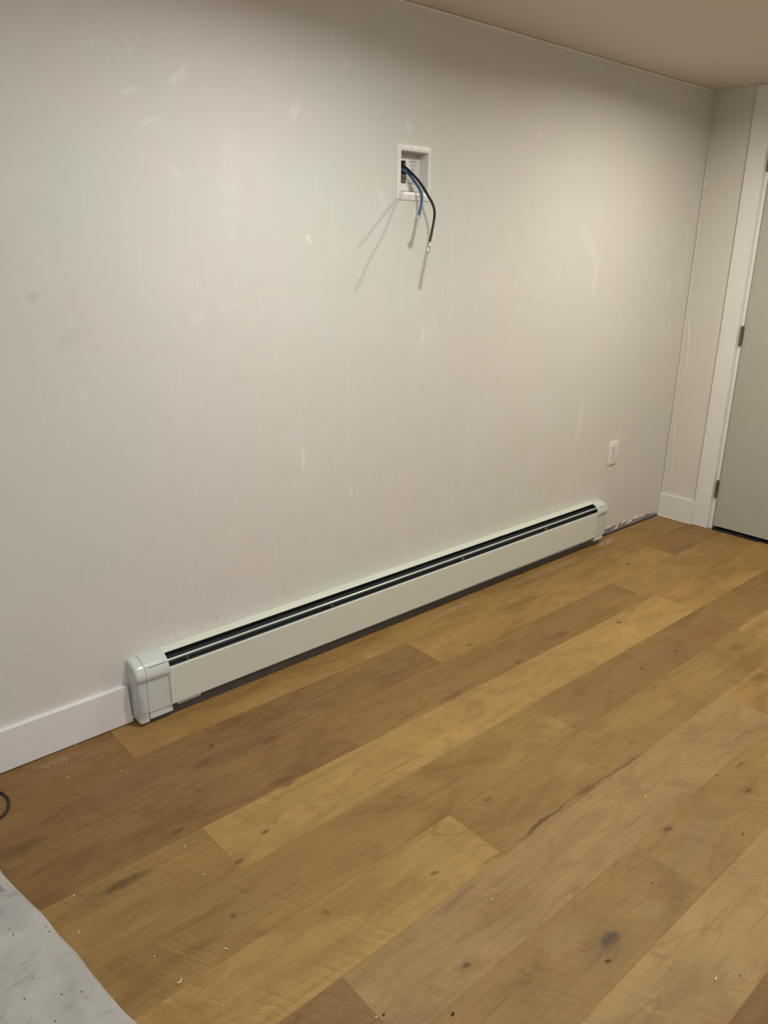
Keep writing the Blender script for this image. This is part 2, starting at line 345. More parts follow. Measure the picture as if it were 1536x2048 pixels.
# ------------------------------------------------------------------ mesh helpers
class MB:
    def __init__(self): self.bm = bmesh.new()
    def box(self, x0, x1, y0, y1, z0, z1, bev=0.0, seg=2):
        b = bmesh.new()
        bmesh.ops.create_cube(b, size=1.0)
        for v in b.verts:
            v.co = Vector(((x0 + x1) / 2 + v.co.x * (x1 - x0), (y0 + y1) / 2 + v.co.y * (y1 - y0), (z0 + z1) / 2 + v.co.z * (z1 - z0)))
        if bev: bmesh.ops.bevel(b, geom=b.edges[:], offset=bev, segments=seg, affect='EDGES', profile=.5)
        return self.merge(b)
    def merge(self, b):
        me = bpy.data.meshes.new('tmp'); b.to_mesh(me); b.free()
        self.bm.from_mesh(me); bpy.data.meshes.remove(me)
        return self
    def prism(self, prof, x0, x1, bev_start=0, bev_end=0, seg=3):
        """profile in (y, z), extruded along x; the end rims can be rounded over"""
        b = bmesh.new()
        A = [b.verts.new((x0, y, z)) for y, z in prof]; B = [b.verts.new((x1, y, z)) for y, z in prof]
        fa = b.faces.new(A); fb = b.faces.new(B[::-1])
        n = len(prof)
        for i in range(n):
            b.faces.new((A[i], B[i], B[(i + 1) % n], A[(i + 1) % n]))
        bmesh.ops.recalc_face_normals(b, faces=b.faces[:])
        for f, o in ((fa, bev_start), (fb, bev_end)):
            if o:
                ed = [e for e in f.edges if not (abs(e.verts[0].co.y) < 1e-6 and abs(e.verts[1].co.y) < 1e-6)]
                bmesh.ops.bevel(b, geom=ed, offset=o, segments=seg, affect='EDGES', profile=.5)
        return self.merge(b)
    def sheet(self, pts, th, x0, x1):
        """thin folded sheet: open polyline in (y, z) given a thickness"""
        outer = [Vector((0, *p)) for p in pts]; inner = []
        n = len(outer)
        for i, p in enumerate(outer):
            a = outer[max(i - 1, 0)]; c = outer[min(i + 1, n - 1)]
            t = (c - a).normalized(); inner.append(p + Vector((0, t.z, -t.y)) * -th)
        prof = [(p.y, p.z) for p in outer] + [(p.y, p.z) for p in reversed(inner)]
        return self.prism(prof, x0, x1)
    def tube(self, pts, r, seg=12, caps=True):
        b = self.bm; pts = [Vector(p) for p in pts]; n = len(pts)
        rs = r if isinstance(r, (list, tuple)) else [r] * n
        t0 = (pts[1] - pts[0]).normalized()
        up = Vector((0, 0, 1)) if abs(t0.z) < .9 else Vector((1, 0, 0))
        nrm = t0.cross(up).normalized(); rings = []
        for i, p in enumerate(pts):
            t = (pts[min(i + 1, n - 1)] - pts[max(i - 1, 0)]).normalized()
            nrm = (nrm - t * nrm.dot(t)).normalized(); bi = t.cross(nrm)
            rings.append([b.verts.new(p + (nrm * math.cos(2 * PI * k / seg) + bi * math.sin(2 * PI * k / seg)) * rs[i]) for k in range(seg)])
        for i in range(n - 1):
            for k in range(seg):
                b.faces.new((rings[i][k], rings[i][(k + 1) % seg], rings[i + 1][(k + 1) % seg], rings[i + 1][k]))
        if caps: b.faces.new(rings[0][::-1]); b.faces.new(rings[-1])
        return self
    def lathe(self, prof, center, axis='z', seg=24):
        b = self.bm; rings = []
        for r, h in prof:
            ring = []
            for k in range(seg):
                a = 2 * PI * k / seg; u, v = r * math.cos(a), r * math.sin(a)
                o = {'z': (u, v, h), 'x': (h, u, v), 'y': (u, h, v)}[axis]
                ring.append(b.verts.new(Vector(center) + Vector(o)))
            rings.append(ring)
        for i in range(len(rings) - 1):
            for k in range(seg): b.faces.new((rings[i][k], rings[i][(k + 1) % seg], rings[i + 1][(k + 1) % seg], rings[i + 1][k]))
        b.faces.new(rings[0]); b.faces.new(rings[-1][::-1])
        return self
    def build(self, name, mat, parent=None, smooth=False, loc=None):
        bmesh.ops.recalc_face_normals(self.bm, faces=self.bm.faces[:])
        me = bpy.data.meshes.new(name)
        if loc is not None: bmesh.ops.translate(self.bm, verts=self.bm.verts[:], vec=-Vector(loc))
        self.bm.to_mesh(me); self.bm.free()
        me.materials.append(mat)
        if smooth:
            for p in me.polygons: p.use_smooth = True
            me.set_sharp_from_angle(angle=math.radians(38))
        o = bpy.data.objects.new(name, me); C.objects.link(o)
        if loc is not None: o.location = loc
        if parent is not None:
            o.parent = parent
            pl = parent.matrix_basis.translation if parent.parent is None else parent.parent.matrix_basis.translation + parent.matrix_basis.translation
            o.location = (Vector(loc) if loc is not None else Vector((0, 0, 0))) - pl
        return o
def catmull(pts, n=8):
    P = [Vector(p) for p in pts]; P = [2 * P[0] - P[1]] + P + [2 * P[-1] - P[-2]]; out = []
    for i in range(1, len(P) - 2):
        for k in range(n):
            t = k / n; a, b, c, d = P[i - 1:i + 3]
            out.append(.5 * ((2 * b) + (c - a) * t + (2 * a - 5 * b + 4 * c - d) * t * t + (3 * b - a - 3 * c + d) * t ** 3))
    out.append(P[-2]); return out
def struct(o): o['kind'] = 'structure'; return o
def tag(o, label, cat, group=None):
    o['label'] = label; o['category'] = cat
    if group: o['group'] = group
    return o
def thing(name, loc, label, cat, group=None):
    o = bpy.data.objects.new(name, None); C.objects.link(o); o.location = loc; o.empty_display_size = .1
    return tag(o, label, cat, group)

# ------------------------------------------------------------------ floor: subfloor slab with plank children
floor = struct(MB().box(X0, .45, Y0, .02, -.06, -.0042).build('floor', M_sub))
G, D2, D1, M1, RD, L1, L2, GR = ((.325, .190, .062), (.232, .130, .045), (.215, .122, .043), (.285, .168, .056), (.245, .135, .046),
                                 (.365, .224, .075), (.36, .228, .092), (.325, .202, .082))
ROW = .1835
rows = [  # per row: joints (x), and the tone of each plank between them
    ([-6.59, -4.696, -3.113, -1.53, -.004], [M1, D2, G, M1]),
    ([-6.59, -5.236, -3.653, -2.07, -.49, -.004], [G, D2, D1, G, RD]),
    ([-6.59, -5.764, -4.181, -2.598, -1.021, -.004], [L1, M1, D2, RD, M1]),
    ([-6.59, -4.687, -3.104, -1.518, -.979, .24], [D2, M1, L1, L1, G]),
    ([-6.59, -5.206, -3.623, -2.043, -.46, .24], [L1, G, M1, RD, D2]),
    ([-6.59, -5.769, -4.186, -2.603, -1.014, .24], [D1, G, L1, M1, L1]),
    ([-6.59, -4.683, -3.100, -1.515, .068, .24], [M1, D2, GR, G, M1]),
    ([-6.59, -5.505, -3.922, -2.339, -.756, .24], [L1, GR, M1, M1, D2]),
    ([-6.59, -5.05, -3.47, -1.89, -.31, .24], [G, D2, L2, L2, M1]),
    ([-6.59, -4.55, -2.97, -1.39, .19, .24], [L1, D2, D2, G, M1]),
]
tones = [G, M1, L1, RD, D2, GR, M1]
while -ROW * len(rows) > Y0 + ROW:
    s = -6.59 + random.choice([.3, .7, 1.1, 1.45]); js = [-6.59]
    while s < -.2: js.append(s); s += 1.583
    js.append(-.004); rows.append((js, [random.choice(tones) for _ in js[1:]]))
for k, (js, tn) in enumerate(rows):
    y1 = -k * ROW - (.004 if k == 0 else 0); y0 = -(k + 1) * ROW
    if y0 > -1.13 and y0 < -.25: pass
    for a, b, t in zip(js, js[1:], tn):
        if b > 0 and not (-1.13 < y0 and y1 < -.29): b = min(b, -.004)
        m = MB(); bb = bmesh.new(); g = .00006
        out = [(a + g, y0 + g), (b - g, y0 + g), (b - g, y1 - g), (a + g, y1 - g)]
        if k == 0 and abs(a + 3.113) < .01:      # the boards stop short of the wall under the heater
            out = out[:2] + [(b - g, -.036), (-3.020, -.050), (-3.030, y1), out[3]]
        elif k == 0 and abs(a + 1.53) < .01:
            out = out[:3] + [(-.615, -.006), (-.640, -.030), (a + g, -.036)]
        A = [bb.verts.new((x, y, -.004)) for x, y in out]; B = [bb.verts.new((x, y, 0)) for x, y in out]
        bb.faces.new(A[::-1]); bb.faces.new(B)
        for i in range(len(out)): bb.faces.new((A[i], A[(i + 1) % len(out)], B[(i + 1) % len(out)], B[i]))
        top = [e for e in bb.edges if all(v.co.z > -.001 for v in e.verts)]
        bmesh.ops.bevel(bb, geom=top, offset=.0003, segments=1, affect='EDGES')
        m.merge(bb)
        o = m.build('plank', M_wood, floor, loc=((a + b) / 2, (y0 + y1) / 2, 0))
        j = random.uniform(.96, 1.04)
        o.color = (t[0] * j * 1.07, t[1] * j * 1.07, t[2] * j * 1.06, 1)

# ------------------------------------------------------------------ walls, ceiling
hx0, hx1, hz0, hz1 = -1.985, -1.849, 1.537, 1.674          # hole for the recessed outlet box
wb = MB()
for a in ((X0, hx0, 0, H), (hx1, .12, 0, H), (hx0, hx1, 0, hz0), (hx0, hx1, hz1, H)):
    wb.box(a[0], a[1], 0, .1, a[2], a[3])
wall_back = struct(wb.build('wall_back', M_wall))
dy0, dy1, dz = -1.1265, -.2885, 2.052                       # rough door opening
wr = MB()
wr.box(0, .12, dy1, 0, 0, H).box(0, .12, Y0, dy0, 0, H).box(0, .12, dy0, dy1, dz, H)
wall_right = struct(wr.build('wall_right', M_wall_side))
wall_left = struct(MB().box(X0 - .1, X0, Y0 - .1, .1, 0, H).build('wall_left', M_wall_side))
wf = MB()
for a in ((X0, WX0, 0, H), (WX1, .12, 0, H), (WX0, WX1, 0, WZ0), (WX0, WX1, WZ1, H)):
    wf.box(a[0], a[1], Y0 - .1, Y0, a[2], a[3])
wall_front = struct(wf.build('wall_front', M_wall_side))
wn = MB(); fw = .05
wn.box(WX0, WX0 + fw, Y0 - .08, Y0 - .02, WZ0, WZ1).box(WX1 - fw, WX1, Y0 - .08, Y0 - .02, WZ0, WZ1)
wn.box(WX0 + fw, WX1 - fw, Y0 - .08, Y0 - .02, WZ0, WZ0 + fw).box(WX0 + fw, WX1 - fw, Y0 - .08, Y0 - .02, WZ1 - fw, WZ1)
wn.box((WX0 + WX1) / 2 - .02, (WX0 + WX1) / 2 + .02, Y0 - .08, Y0 - .02, WZ0 + fw, WZ1 - fw)
added_window_1 = struct(wn.build('added_window_1', M_trim))  # added window, unseen, there to hold the fill light
for a, b in ((WX0 + fw, (WX0 + WX1) / 2 - .02), ((WX0 + WX1) / 2 + .02, WX1 - fw)):
    MB().box(a, b, Y0 - .052, Y0 - .048, WZ0 + fw, WZ1 - fw).build('added_pane', M_glass, added_window_1)
ceiling = struct(MB().box(X0 - .1, .12, Y0 - .1, .1, H, H + .06).build('ceiling', M_ceiling))
# paper-tape and caulk joints: thin uneven beads in the corners
def bead(name, p, q, r, parent, n=60, wob=.0015):
    p, q = Vector(p), Vector(q)
    pts = [p.lerp(q, i / n) + Vector([random.uniform(-wob, wob) for _ in range(3)]) for i in range(n + 1)]
    return MB().tube(pts, r, 6).build(name, M_caulk if name != 'tape_joint' else M_tape, parent, smooth=True)
M_tape = simple('joint_tape', (.86, .82, .74), .6, var=.03)
bead('tape_joint', (X0 + .02, -.002, H - .004), (-.02, -.002, H - .004), .0032, ceiling, 90, .0006)
cb = bead('caulk_bead', (-.002, -.006, .14), (-.002, -.006, 1.80), .0042, wall_right, 50, .0012)
pts = [(-.0005, -.026 - .012 * math.sin(i * .35) - random.uniform(0, .006), .18 + i * .03) for i in range(34)]
MB().tube(pts, [random.uniform(.0006, .0028) for _ in pts], 6).build('filler_ridge', M_tape, wall_right, smooth=True)

# torn bottom edge of the wall right of the heater: bare gypsum strip and loose flakes of skim coat
prof_top = [(-.60, .034), (-.52, .035), (-.503, .032), (-.44, .036), (-.40, .028), (-.386, .040), (-.33, .030), (-.28, .027), (-.271, .033), (-.22, .022), (-.187, .024), (-.16, .031), (-.12, .030), (-.08, .022), (-.04, .017), (-.018, .012)]
b = bmesh.new()
f1 = [b.verts.new((x, -.0012, z)) for x, z in prof_top]; f0 = [b.verts.new((x, -.0012, .0045 + .001 * math.sin(x * 70))) for x, z in prof_top]
g1 = [b.verts.new((x, .001, z)) for x, z in prof_top]; g0 = [b.verts.new((x, .001, .004)) for x, z in prof_top]
for i in range(len(prof_top) - 1):
    b.faces.new((f0[i], f0[i + 1], f1[i + 1], f1[i])); b.faces.new((f1[i], f1[i + 1], g1[i + 1], g1[i])); b.faces.new((f0[i], g0[i], g0[i + 1], f0[i + 1]))
MB().merge(b).build('bare_board_strip', M_board, wall_back)
MB().box(-.62, -.018, -.0016, .001, .0002, .0048).build('floor_gap_shade', M_dark, wall_back)  # dark strip standing in for the shade along the wall foot
for x, z, w, h, a in ((-.30, .024, .07, .007, .12), (-.42, .020, .03, .012, .5), (-.24, .035, .06, .006, .2), (-.50, .037, .06, .004, .05), (-.36, .033, .05, .006, .25), (-.17, .028, .03, .005, .1)):
    b = bmesh.new(); ring = []
    for i in range(8):
        t = 2 * PI * i / 8; rx = w / 2 * math.cos(t) * random.uniform(.75, 1.1); rz = h / 2 * math.sin(t) * random.uniform(.7, 1.2)
        ring.append((x + rx * math.cos(a) - rz * math.sin(a), z + rx * math.sin(a) + rz * math.cos(a)))
    A = [b.verts.new((p, -.004, q)) for p, q in ring]; B = [b.verts.new((p, 0, q)) for p, q in ring]
    b.faces.new(A)
    for i in range(8): b.faces.new((A[i], A[(i + 1) % 8], B[(i + 1) % 8], B[i]))
    MB().merge(b).build('plaster_flake', M_crumb, wall_back)

# ------------------------------------------------------------------ baseboards
bb = bmesh.new()
BBX = -3.041
prof = [(0, .0035), (-.0152, .0035), (-.0162, .1262), (-.0160, .1270), (-.0152, .1276), (0, .1282)]
A = [bb.verts.new((X0 + .001, y, z)) for y, z in prof]
B = [bb.verts.new((BBX - .0085 * z / .1275 - (0 if y < -.01 else -.003), y, z)) for y, z in prof]
bb.faces.new(A[::-1]); bb.faces.new(B)
for i in range(len(prof)): bb.faces.new((A[i], A[(i + 1) % 6], B[(i + 1) % 6], B[i]))
baseboard_back = struct(MB().merge(bb).build('baseboard_back', M_base))
CW0, CW1 = -.1998, -.2842                                     # casing edges along the right wall
baseboard_right = struct(MB().box(-.015, 0, CW0 + .0008, -.0015, .001, .1275, .0015).build('baseboard_right', M_trim))
def nail(y, z, parent, r=.0016):
    MB().lathe([(r * .6, .0006), (r, .0004), (r, -.0004), (r * .6, -.0004)], (-.0152, y, z), 'x', 8).build('nail_hole', M_nail, parent)
for y, z in ((-.012, .108), (-.170, .106), (-.012, .025), (-.168, .024)): nail(y, z, baseboard_right)
MB().tube([(-.016, -.002 - i * .0197, .0012 + random.uniform(-.0006, .0006)) for i in range(11)], .0022, 6).build('caulk_bead', M_caulk, baseboard_right, smooth=True)

# ------------------------------------------------------------------ door casing (trim), jamb, door
trim_1 = struct(MB().box(-.015, 0, CW1, CW0, .0015, H - .0015, .0014).build('trim_1', M_trim))
for y, z in ((-.217, .091), (-.274, .045), (-.283 + .008, .866), (-.207, .998), (-.226, 1.998), (-.224, 1.960), (-.237, 1.586), (-.278, 1.584), (-.215, .50), (-.272, .52), (-.212, 1.30), (-.276, 1.28)):
    nail(y, z, trim_1)
trim_2 = struct(MB().box(-.015, 0, -1.1308 - .0844, -1.1308, .0015, H - .0015, .0014).build('trim_2', M_trim))
trim_3 = struct(MB().box(-.015, 0, -1.1308, CW1, 2.0345, H - .0015, .0014).build('trim_3', M_trim))
jb = MB()
jb.box(-.0005, .115, -.3045, dy1 - .001, .001, 2.05, .0006).box(-.0005, .115, dy0 + .001, -1.1105, .001, 2.05, .0006).box(-.0005, .115, -1.1105, -.3045, 2.034, 2.05, .0006)
jb.box(.040, .052, -.3165, -.3045, .001, 2.034).box(.040, .052, -1.1105, -1.0985, .001, 2.034).box(.040, .052, -1.0985, -.3165, 2.022, 2.034)
trim_4 = struct(jb.build('trim_4', M_trim))
MB().box(.005, .115, -1.1105, -.3045, .0005, .006, .001).build('threshold_shade', M_dark, trim_4)  # near-black strip, painted shade below the door
door = struct(MB().box(.002, .037, -1.1075, -.3078, .022, 2.030, .0012).build('door_1', M_door))
for zc in (.2206, .9919, 1.7686):
    h = MB()
    n = 5; L = .0889
    for i in range(n):
        z0 = zc - L / 2 + i * L / n
        h.lathe([(.0058, z0 + .0004), (.0064, z0 + .0009), (.0064, z0 + L / n - .0009), (.0058, z0 + L / n - .0004)], (-.0070, -.3010, 0), 'z', 16)
    h.box(-.0075, .0020, -.3072, -.3058, zc - L / 2, zc + L / 2)
    h.box(-.0030, .0000, -.3068, -.2925, zc - L / 2, zc + L / 2, .0004)
    ho = h.build('hinge', M_hinge, door, smooth=True)
    MB().lathe([(.002, zc - L / 2 - .003), (.0045, zc - L / 2 - .002), (.0045, zc - L / 2), (.0022, zc - L / 2 + .002), (.0022, zc + L / 2 - .002), (.0050, zc + L / 2), (.0050, zc + L / 2 + .002), (.002, zc + L / 2 + .004)],
               (-.0070, -.3010, 0), 'z', 12).build('hinge_pin', M_hinge, ho, smooth=True)
MB().lathe([(.03, .002), (.03, -.004), (.012, -.008), (.011, -.03), (.022, -.038), (.027, -.052), (.02, -.062), (.004, -.064)], (0, -1.04, .93), 'x', 24).build('door_knob', M_hinge, door, smooth=True)

# ------------------------------------------------------------------ baseboard heater
HXL, HXR = -3.0395, -.6150
heater = thing('baseboard_heater', (-1.83, -.035, .008), 'long cream hydronic baseboard heater with two dark slots along foot of wall', 'heater')
prof_cap = [(0, .012), (0, .2085), (-.012, .2090), (-.026, .2075), (-.040, .2030), (-.052, .1955), (-.061, .1855), (-.0665, .1740), (-.0685, .1640), (-.0675, .1560), (-.0655, .1525), (-.0618, .1505), (-.0618, .0440), (-.0602, .0420), (-.0600, .012)]
def scaled(pr, d):   # outset a profile away from the wall
    return [(y - (d if y < -1e-6 else 0), z + (d if z > .15 and y > -.06 else 0)) for y, z in pr]
# left end: rounded cap, sleeve over the joint, foot flap
capL = MB().prism(prof_cap, HXL, -3.0085, bev_start=.009).build('end_cap', M_heatcap, heater, smooth=True)
sleeve_prof = scaled([p for p in prof_cap if p[1] > .043] , .0014)
sleeve_prof = [(0, .0445)] + sleeve_prof[0:]
sl = MB().prism(sleeve_prof, -3.0078, -2.9340).build('sleeve', M_heatcap, heater, smooth=True)
MB().box(-2.998, -2.938, -.0602, -.0590, .1895, .1905).build('sleeve_slit', M_slit, sl)
MB().prism([(0, .016), (0, .044), (-.0590, .044), (-.0615, .020), (-.060, .018)], -3.0060, -2.9330).build('foot_flap', M_heatcap, heater)
# right end
capR = MB().prism([p for p in [(0, .0445)] + prof_cap[1:13]], -.7050, HXR, bev_end=.016, seg=5).build('end_cap', M_heatcap, heater, smooth=True)
MB().box(-.690, -.640, -.0604, -.0590, .1890, .1900).build('sleeve_slit', M_slit, capR)
MB().prism([(0, .018), (0, .0445), (-.0590, .0445), (-.0615, .022), (-.060, .020)], -.7080, -.6380).build('foot_flap', M_heatcap, heater)
px0, px1 = -2.9360, -.7040
# front panel: a folded sheet with lips; back plate; hood
MB().sheet([(-.054, .0450), (-.0640, .0435), (-.0655, .0450), (-.0655, .1670), (-.0640, .1690), (-.0600, .1680)], .0012, px0, px1).build('front_panel', M_heater, heater)
MB().sheet([(-.0010, .2095), (-.0140, .2090), (-.0300, .2062), (-.0312, .2053), (-.0310, .2038)], -.0012, px0, px1).build('hood', M_heater, heater)
MB().box(px0, px1, -.0022, -.0004, .014, .2080).build('back_plate', M_heater, heater)
MB().prism([(-.0510, .1885), (-.0510, .1910), (-.0535, .1906), (-.0555, .1890), (-.0555, .1868), (-.0545, .1864)], px0, px1).build('damper_bar', M_bar, heater)
MB().prism([(-.0045, .1960), (-.035, .1800), (-.060, .1500), (-.060, .1485), (-.035, .1780), (-.0045, .1940)], px0, px1).build('damper_blade_shade', M_slot, heater)  # dark blade hides the interior and stands in for slot shade
for x in (-2.87, -2.314, -1.645, -1.10):
    MB().box(x - .001, x + .001, -.0620, -.0480, .1640, .1890).build('bracket', M_grey, heater)
# heating element: copper-less dark pipe with a stack of fins
MB().tube([(px0 + .01, -.032, .105), (px1 - .01, -.032, .105)], .011, 12).build('pipe', M_fin, heater, smooth=True)
fb = MB()
for i in range(150):
    x = px0 + .08 + i * .0139; fb.box(x, x + .0008, -.056, -.008, .075, .138)
fo = fb.build('fins', M_fin, heater); fo['kind'] = 'stuff'
MB().prism([(-.0045, .1985), (-.0310, .2040), (-.0560, .1880), (-.0600, .1660), (-.0600, .060), (-.0045, .060)], px1 - .0030, px1 - .0016).build('slot_end_shade', M_slot, heater)  # dark sheet carries the painted shade to the slots' right end
# SUPPORT below the panel near the left end, and a smaller one midway
MB().box(-2.912, -2.832, -.0520, -.0505, .0270, .060).build('support_tab', M_heatcap, heater)
MB().prism([(-.0470, .034), (-.0500, .028), (-.0530, .034), (-.0530, .060), (-.0470, .060)], -2.040, -1.992).build('support_tab', M_grey, heater)
# the heater is not quite level: it rises a little towards the door
heater.rotation_euler.y = -.0045
heater.location.z += (-1.83 + 3.0) * .0045

# ------------------------------------------------------------------ recessed outlet box high on the wall
bx, bz = -1.9184, 1.6026
box = thing('recessed_outlet_box', (bx, 0, 1.518), 'white recessed in-wall outlet box with cables hanging out, high on wall', 'outlet box')
fx0, fx1, fz0, fz1 = -1.9950, -1.8420, 1.5180, 1.6870
ox0, ox1, oz0, oz1 = -1.9780, -1.8545, 1.5445, 1.6665
def rrect(x0, x1, z0, z1, r, n=5):
    out = []
    for cx, cz, a0 in ((x1 - r, z1 - r, 0), (x0 + r, z1 - r, 90), (x0 + r, z0 + r, 180), (x1 - r, z0 + r, 270)):
        for i in range(n + 1):
            a = math.radians(a0 + 90 * i / n); out.append((cx + r * math.cos(a), cz + r * math.sin(a)))
    return out
b = bmesh.new()
loops = []
for (x0, x1, z0, z1, r, y) in ((fx0, fx1, fz0, fz1, .008, -.0002), (fx0 + .0008, fx1 - .0008, fz0 + .0008, fz1 - .0008, .0075, -.0030),
                               (fx0 + .003, fx1 - .003, fz0 + .003, fz1 - .003, .006, -.0046),
                               (ox0 - .0015, ox1 + .0015, oz0 - .0015, oz1 + .0015, .0025, -.0046), (ox0, ox1, oz0, oz1, .002, -.0036), (ox0, ox1, oz0, oz1, .002, .004)):
    loops.append([b.verts.new((px, y, pz)) for px, pz in rrect(x0, x1, z0, z1, r)])
for A, B in zip(loops, loops[1:]):
    n = len(A)
    for i in range(n): b.faces.new((A[i], A[(i + 1) % n], B[(i + 1) % n], B[i]))
MB().merge(b).build('frame', M_plate, box, smooth=True)
# tray: four walls and a back, tapering slightly, behind the frame
t = MB(); dp = .050; th = .0016
t.box(ox0 - th, ox0, .004, dp, oz0 - th, oz1 + th).box(ox1, ox1 + th, .004, dp, oz0 - th, oz1 + th)
t.box(ox0, ox1, .004, dp, oz0 - th, oz0).box(ox0, ox1, .004, dp, oz1, oz1 + th)
t.box(ox0 - th, ox1 + th, dp, dp + th, oz0 - th, oz1 + th)
for zz in (1.575, 1.62): t.box(ox1 - .0006, ox1 + .0003, .006, dp - .002, zz, zz + .0015)
t.build('tray', M_tray, box)
cp = .0385                                                     # front of the two-gang insert
ins = MB()
zc = 1.6075; gl, gr = -1.9335, -1.8875; hw, hh = .0170, .0348
zt, zb = 1.6535, 1.5500
for a in ((ox0 + .001, gl - hw, zb, zt), (gl + hw, gr - hw, zb, zt), (gr + hw, ox1 - .001, zb, zt), (gl - hw, gl + hw, zb, zc - hh), (gl - hw, gl + hw, zc + hh, zt), (gr - hw, gr + hw, zb, zc - hh), (gr - hw, gr + hw, zc + hh, zt)):
    ins.box(a[0], a[1], cp, dp - .0005, a[2], a[3])
ins.build('insert_plate', M_plate, box)
def receptacle(parent, cx, cz, y, s=1.0, mat=M_recep):
    r = MB().box(cx - .0163 * s, cx + .0163 * s, y, y + .004, cz - .0332 * s, cz + .0332 * s, .0008).build('receptacle', mat, parent)
    for k in (-1, 1):
        zz = cz + k * .0178 * s
        for dx, hgt in ((-.0062, .0040), (.0062, .0034)):
            MB().box(cx + dx * s - .0006, cx + dx * s + .0006, y - .0003, y + .001, zz + .0035 - hgt, zz + .0035 + hgt).build('slot', M_slit, r)
        MB().lathe([(.0024 * s, -.0003), (.0024 * s, .001)], (cx, y, zz - .0085 * s), 'y', 10).build('ground_hole', M_slit, r)
    return r
receptacle(box, gr, zc, cp - .0012)
# low-voltage port, its shade painted as a near-black sheet, with a steel bracket showing in its lower half
MB().box(gl - hw, gl + hw, dp - .0045, dp - .0040, zc - hh, zc + hh).build('port_shade', M_dark, box)
po = MB(); po.box(gl - hw + .001, gl + hw - .001, cp + .001, cp + .0022, zc - hh + .001, zc - .006, .0006)
po.build('steel_bracket', M_metalbox, box)
for px, pz in ((-1.9235, 1.595), (-1.9275, 1.583), (-1.9225, 1.580)):
    MB().lathe([(.0018, -.0015), (.0022, -.0003), (.0022, .001)], (px, cp + .001, pz), 'y', 10).build('bracket_screw', M_chrome, box)
for sx, sz in ((-1.962, 1.6605), (-1.955, 1.5572), (-1.8905, 1.5572)):
    MB().lathe([(.0021, -.0006), (.0021, .001)], (sx, cp if sz < 1.65 else dp - .001, sz), 'y', 8).build('screw_hole', M_slit, box)
for sz in (1.6778, 1.5312):
    for sx in (-1.939, -1.931, -1.900, -1.892):
        tall = sx in (-1.939, -1.892)
        MB().box(sx - .0009, sx + .0009, -.0049, -.0035, sz - (.0024 if tall else .0008), sz + (.0018 if tall else .0018)).build('screw_slot', M_slit, box)

# cables hanging from the box
blk = [(-1.9400, .046, 1.6335), (-1.9387, .035, 1.6273), (-1.937, .01, 1.6136), (-1.9287, -.0212, 1.5878), (-1.9226, -.0459, 1.5624), (-1.9194, -.0693, 1.5343), (-1.9163, -.0884, 1.5091), (-1.9173, -.1011, 1.4867), (-1.9261, -.111, 1.4641), (-1.9434, -.1216, 1.4303), (-1.959, -.1286, 1.3969), (-1.9654, -.1315, 1.3829)]
coax = thing('coaxial_cable', blk[0], 'black coaxial cable with metal end drooping from the recessed wall box', 'cable')
MB().tube(catmull(blk, 7), .0043, 14).build('jacket', M_black, coax, smooth=True)
d = (Vector((-1.9748, -.135, 1.3565)) - Vector(blk[-1])).normalized(); e = Vector(blk[-1])
cn = MB().tube([e - d * .006, e - d * .001, e, e + d * .009, e + d * .0092, e + d * .0125, e + d * .0127, e + d * .019, e + d * .0192, e + d * .0265],
               [.0042, .0044, .0050, .0050, .0038, .0038, .0056, .0056, .0050, .0050], 12).build('connector', M_chrome, coax, smooth=True)
MB().tube([e + d * .0090, e + d * .0128], [.0042, .0042], 12).build('seal_ring', M_black, cn, smooth=True)
MB().tube([e + d * .0258, e + d * .0268], [.0038, .0038], 12).build('connector_bore', M_slit, cn)
blu = [(-1.9445, .046, 1.6195), (-1.9428, .035, 1.6147), (-1.9346, .012, 1.6029), (-1.9344, -.0145, 1.5824), (-1.9339, -.0363, 1.5622), (-1.9382, -.0567, 1.5419), (-1.9471, -.0727, 1.5244), (-1.964, -.0872, 1.5015), (-1.9805, -.0988, 1.4787), (-1.9895, -.1046, 1.4647)]
eth = thing('network_cable', blu[0], 'blue network cable with clear plug drooping from the recessed wall box', 'cable')
MB().tube(catmull(blu, 7), .0045, 14).build('jacket', M_blue, eth, smooth=True)
e = Vector(blu[-1]); d = (Vector((-2.0078, -.109, 1.4505)) - e).normalized()
pl = MB().box(-.0058, .0058, -.0040, .0040, 0, .0215, .0008)
pl.box(-.0030, .0030, .0040, .0062, .003, .0180, .0005)
bmesh.ops.transform(pl.bm, matrix=Matrix.Translation(e - d * .003) @ d.to_track_quat('Z', 'Y').to_matrix().to_4x4(), verts=pl.bm.verts[:])
pg = pl.build('plug', M_plug, eth)
ct = MB().box(-.0045, .0045, -.0042, -.0036, .0145, .0210)
bmesh.ops.transform(ct.bm, matrix=Matrix.Translation(e - d * .003) @ d.to_track_quat('Z', 'Y').to_matrix().to_4x4(), verts=ct.bm.verts[:])
ct.build('contacts', M_chrome, pg)

# ------------------------------------------------------------------ wall outlet right of the heater
ox, oz = -.5355, .4365
outlet = thing('wall_outlet', (ox, 0, oz - .058), 'white duplex wall outlet low on wall above right end of heater', 'outlet')
MB().box(ox - .0358, ox + .0358, -.0065, -.0001, oz - .0582, oz + .0582, .0022, 3).build('cover_plate', M_plate, outlet, smooth=True)
receptacle(outlet, ox, oz, -.0078, 1.0, M_tray)
for k in (-1, 1):
    MB().lathe([(.0022, -.0004), (.0026, 0), (.0026, .001)], (ox, -.0066, oz + k * .048), 'y', 10).build('screw', M_tray, outlet)

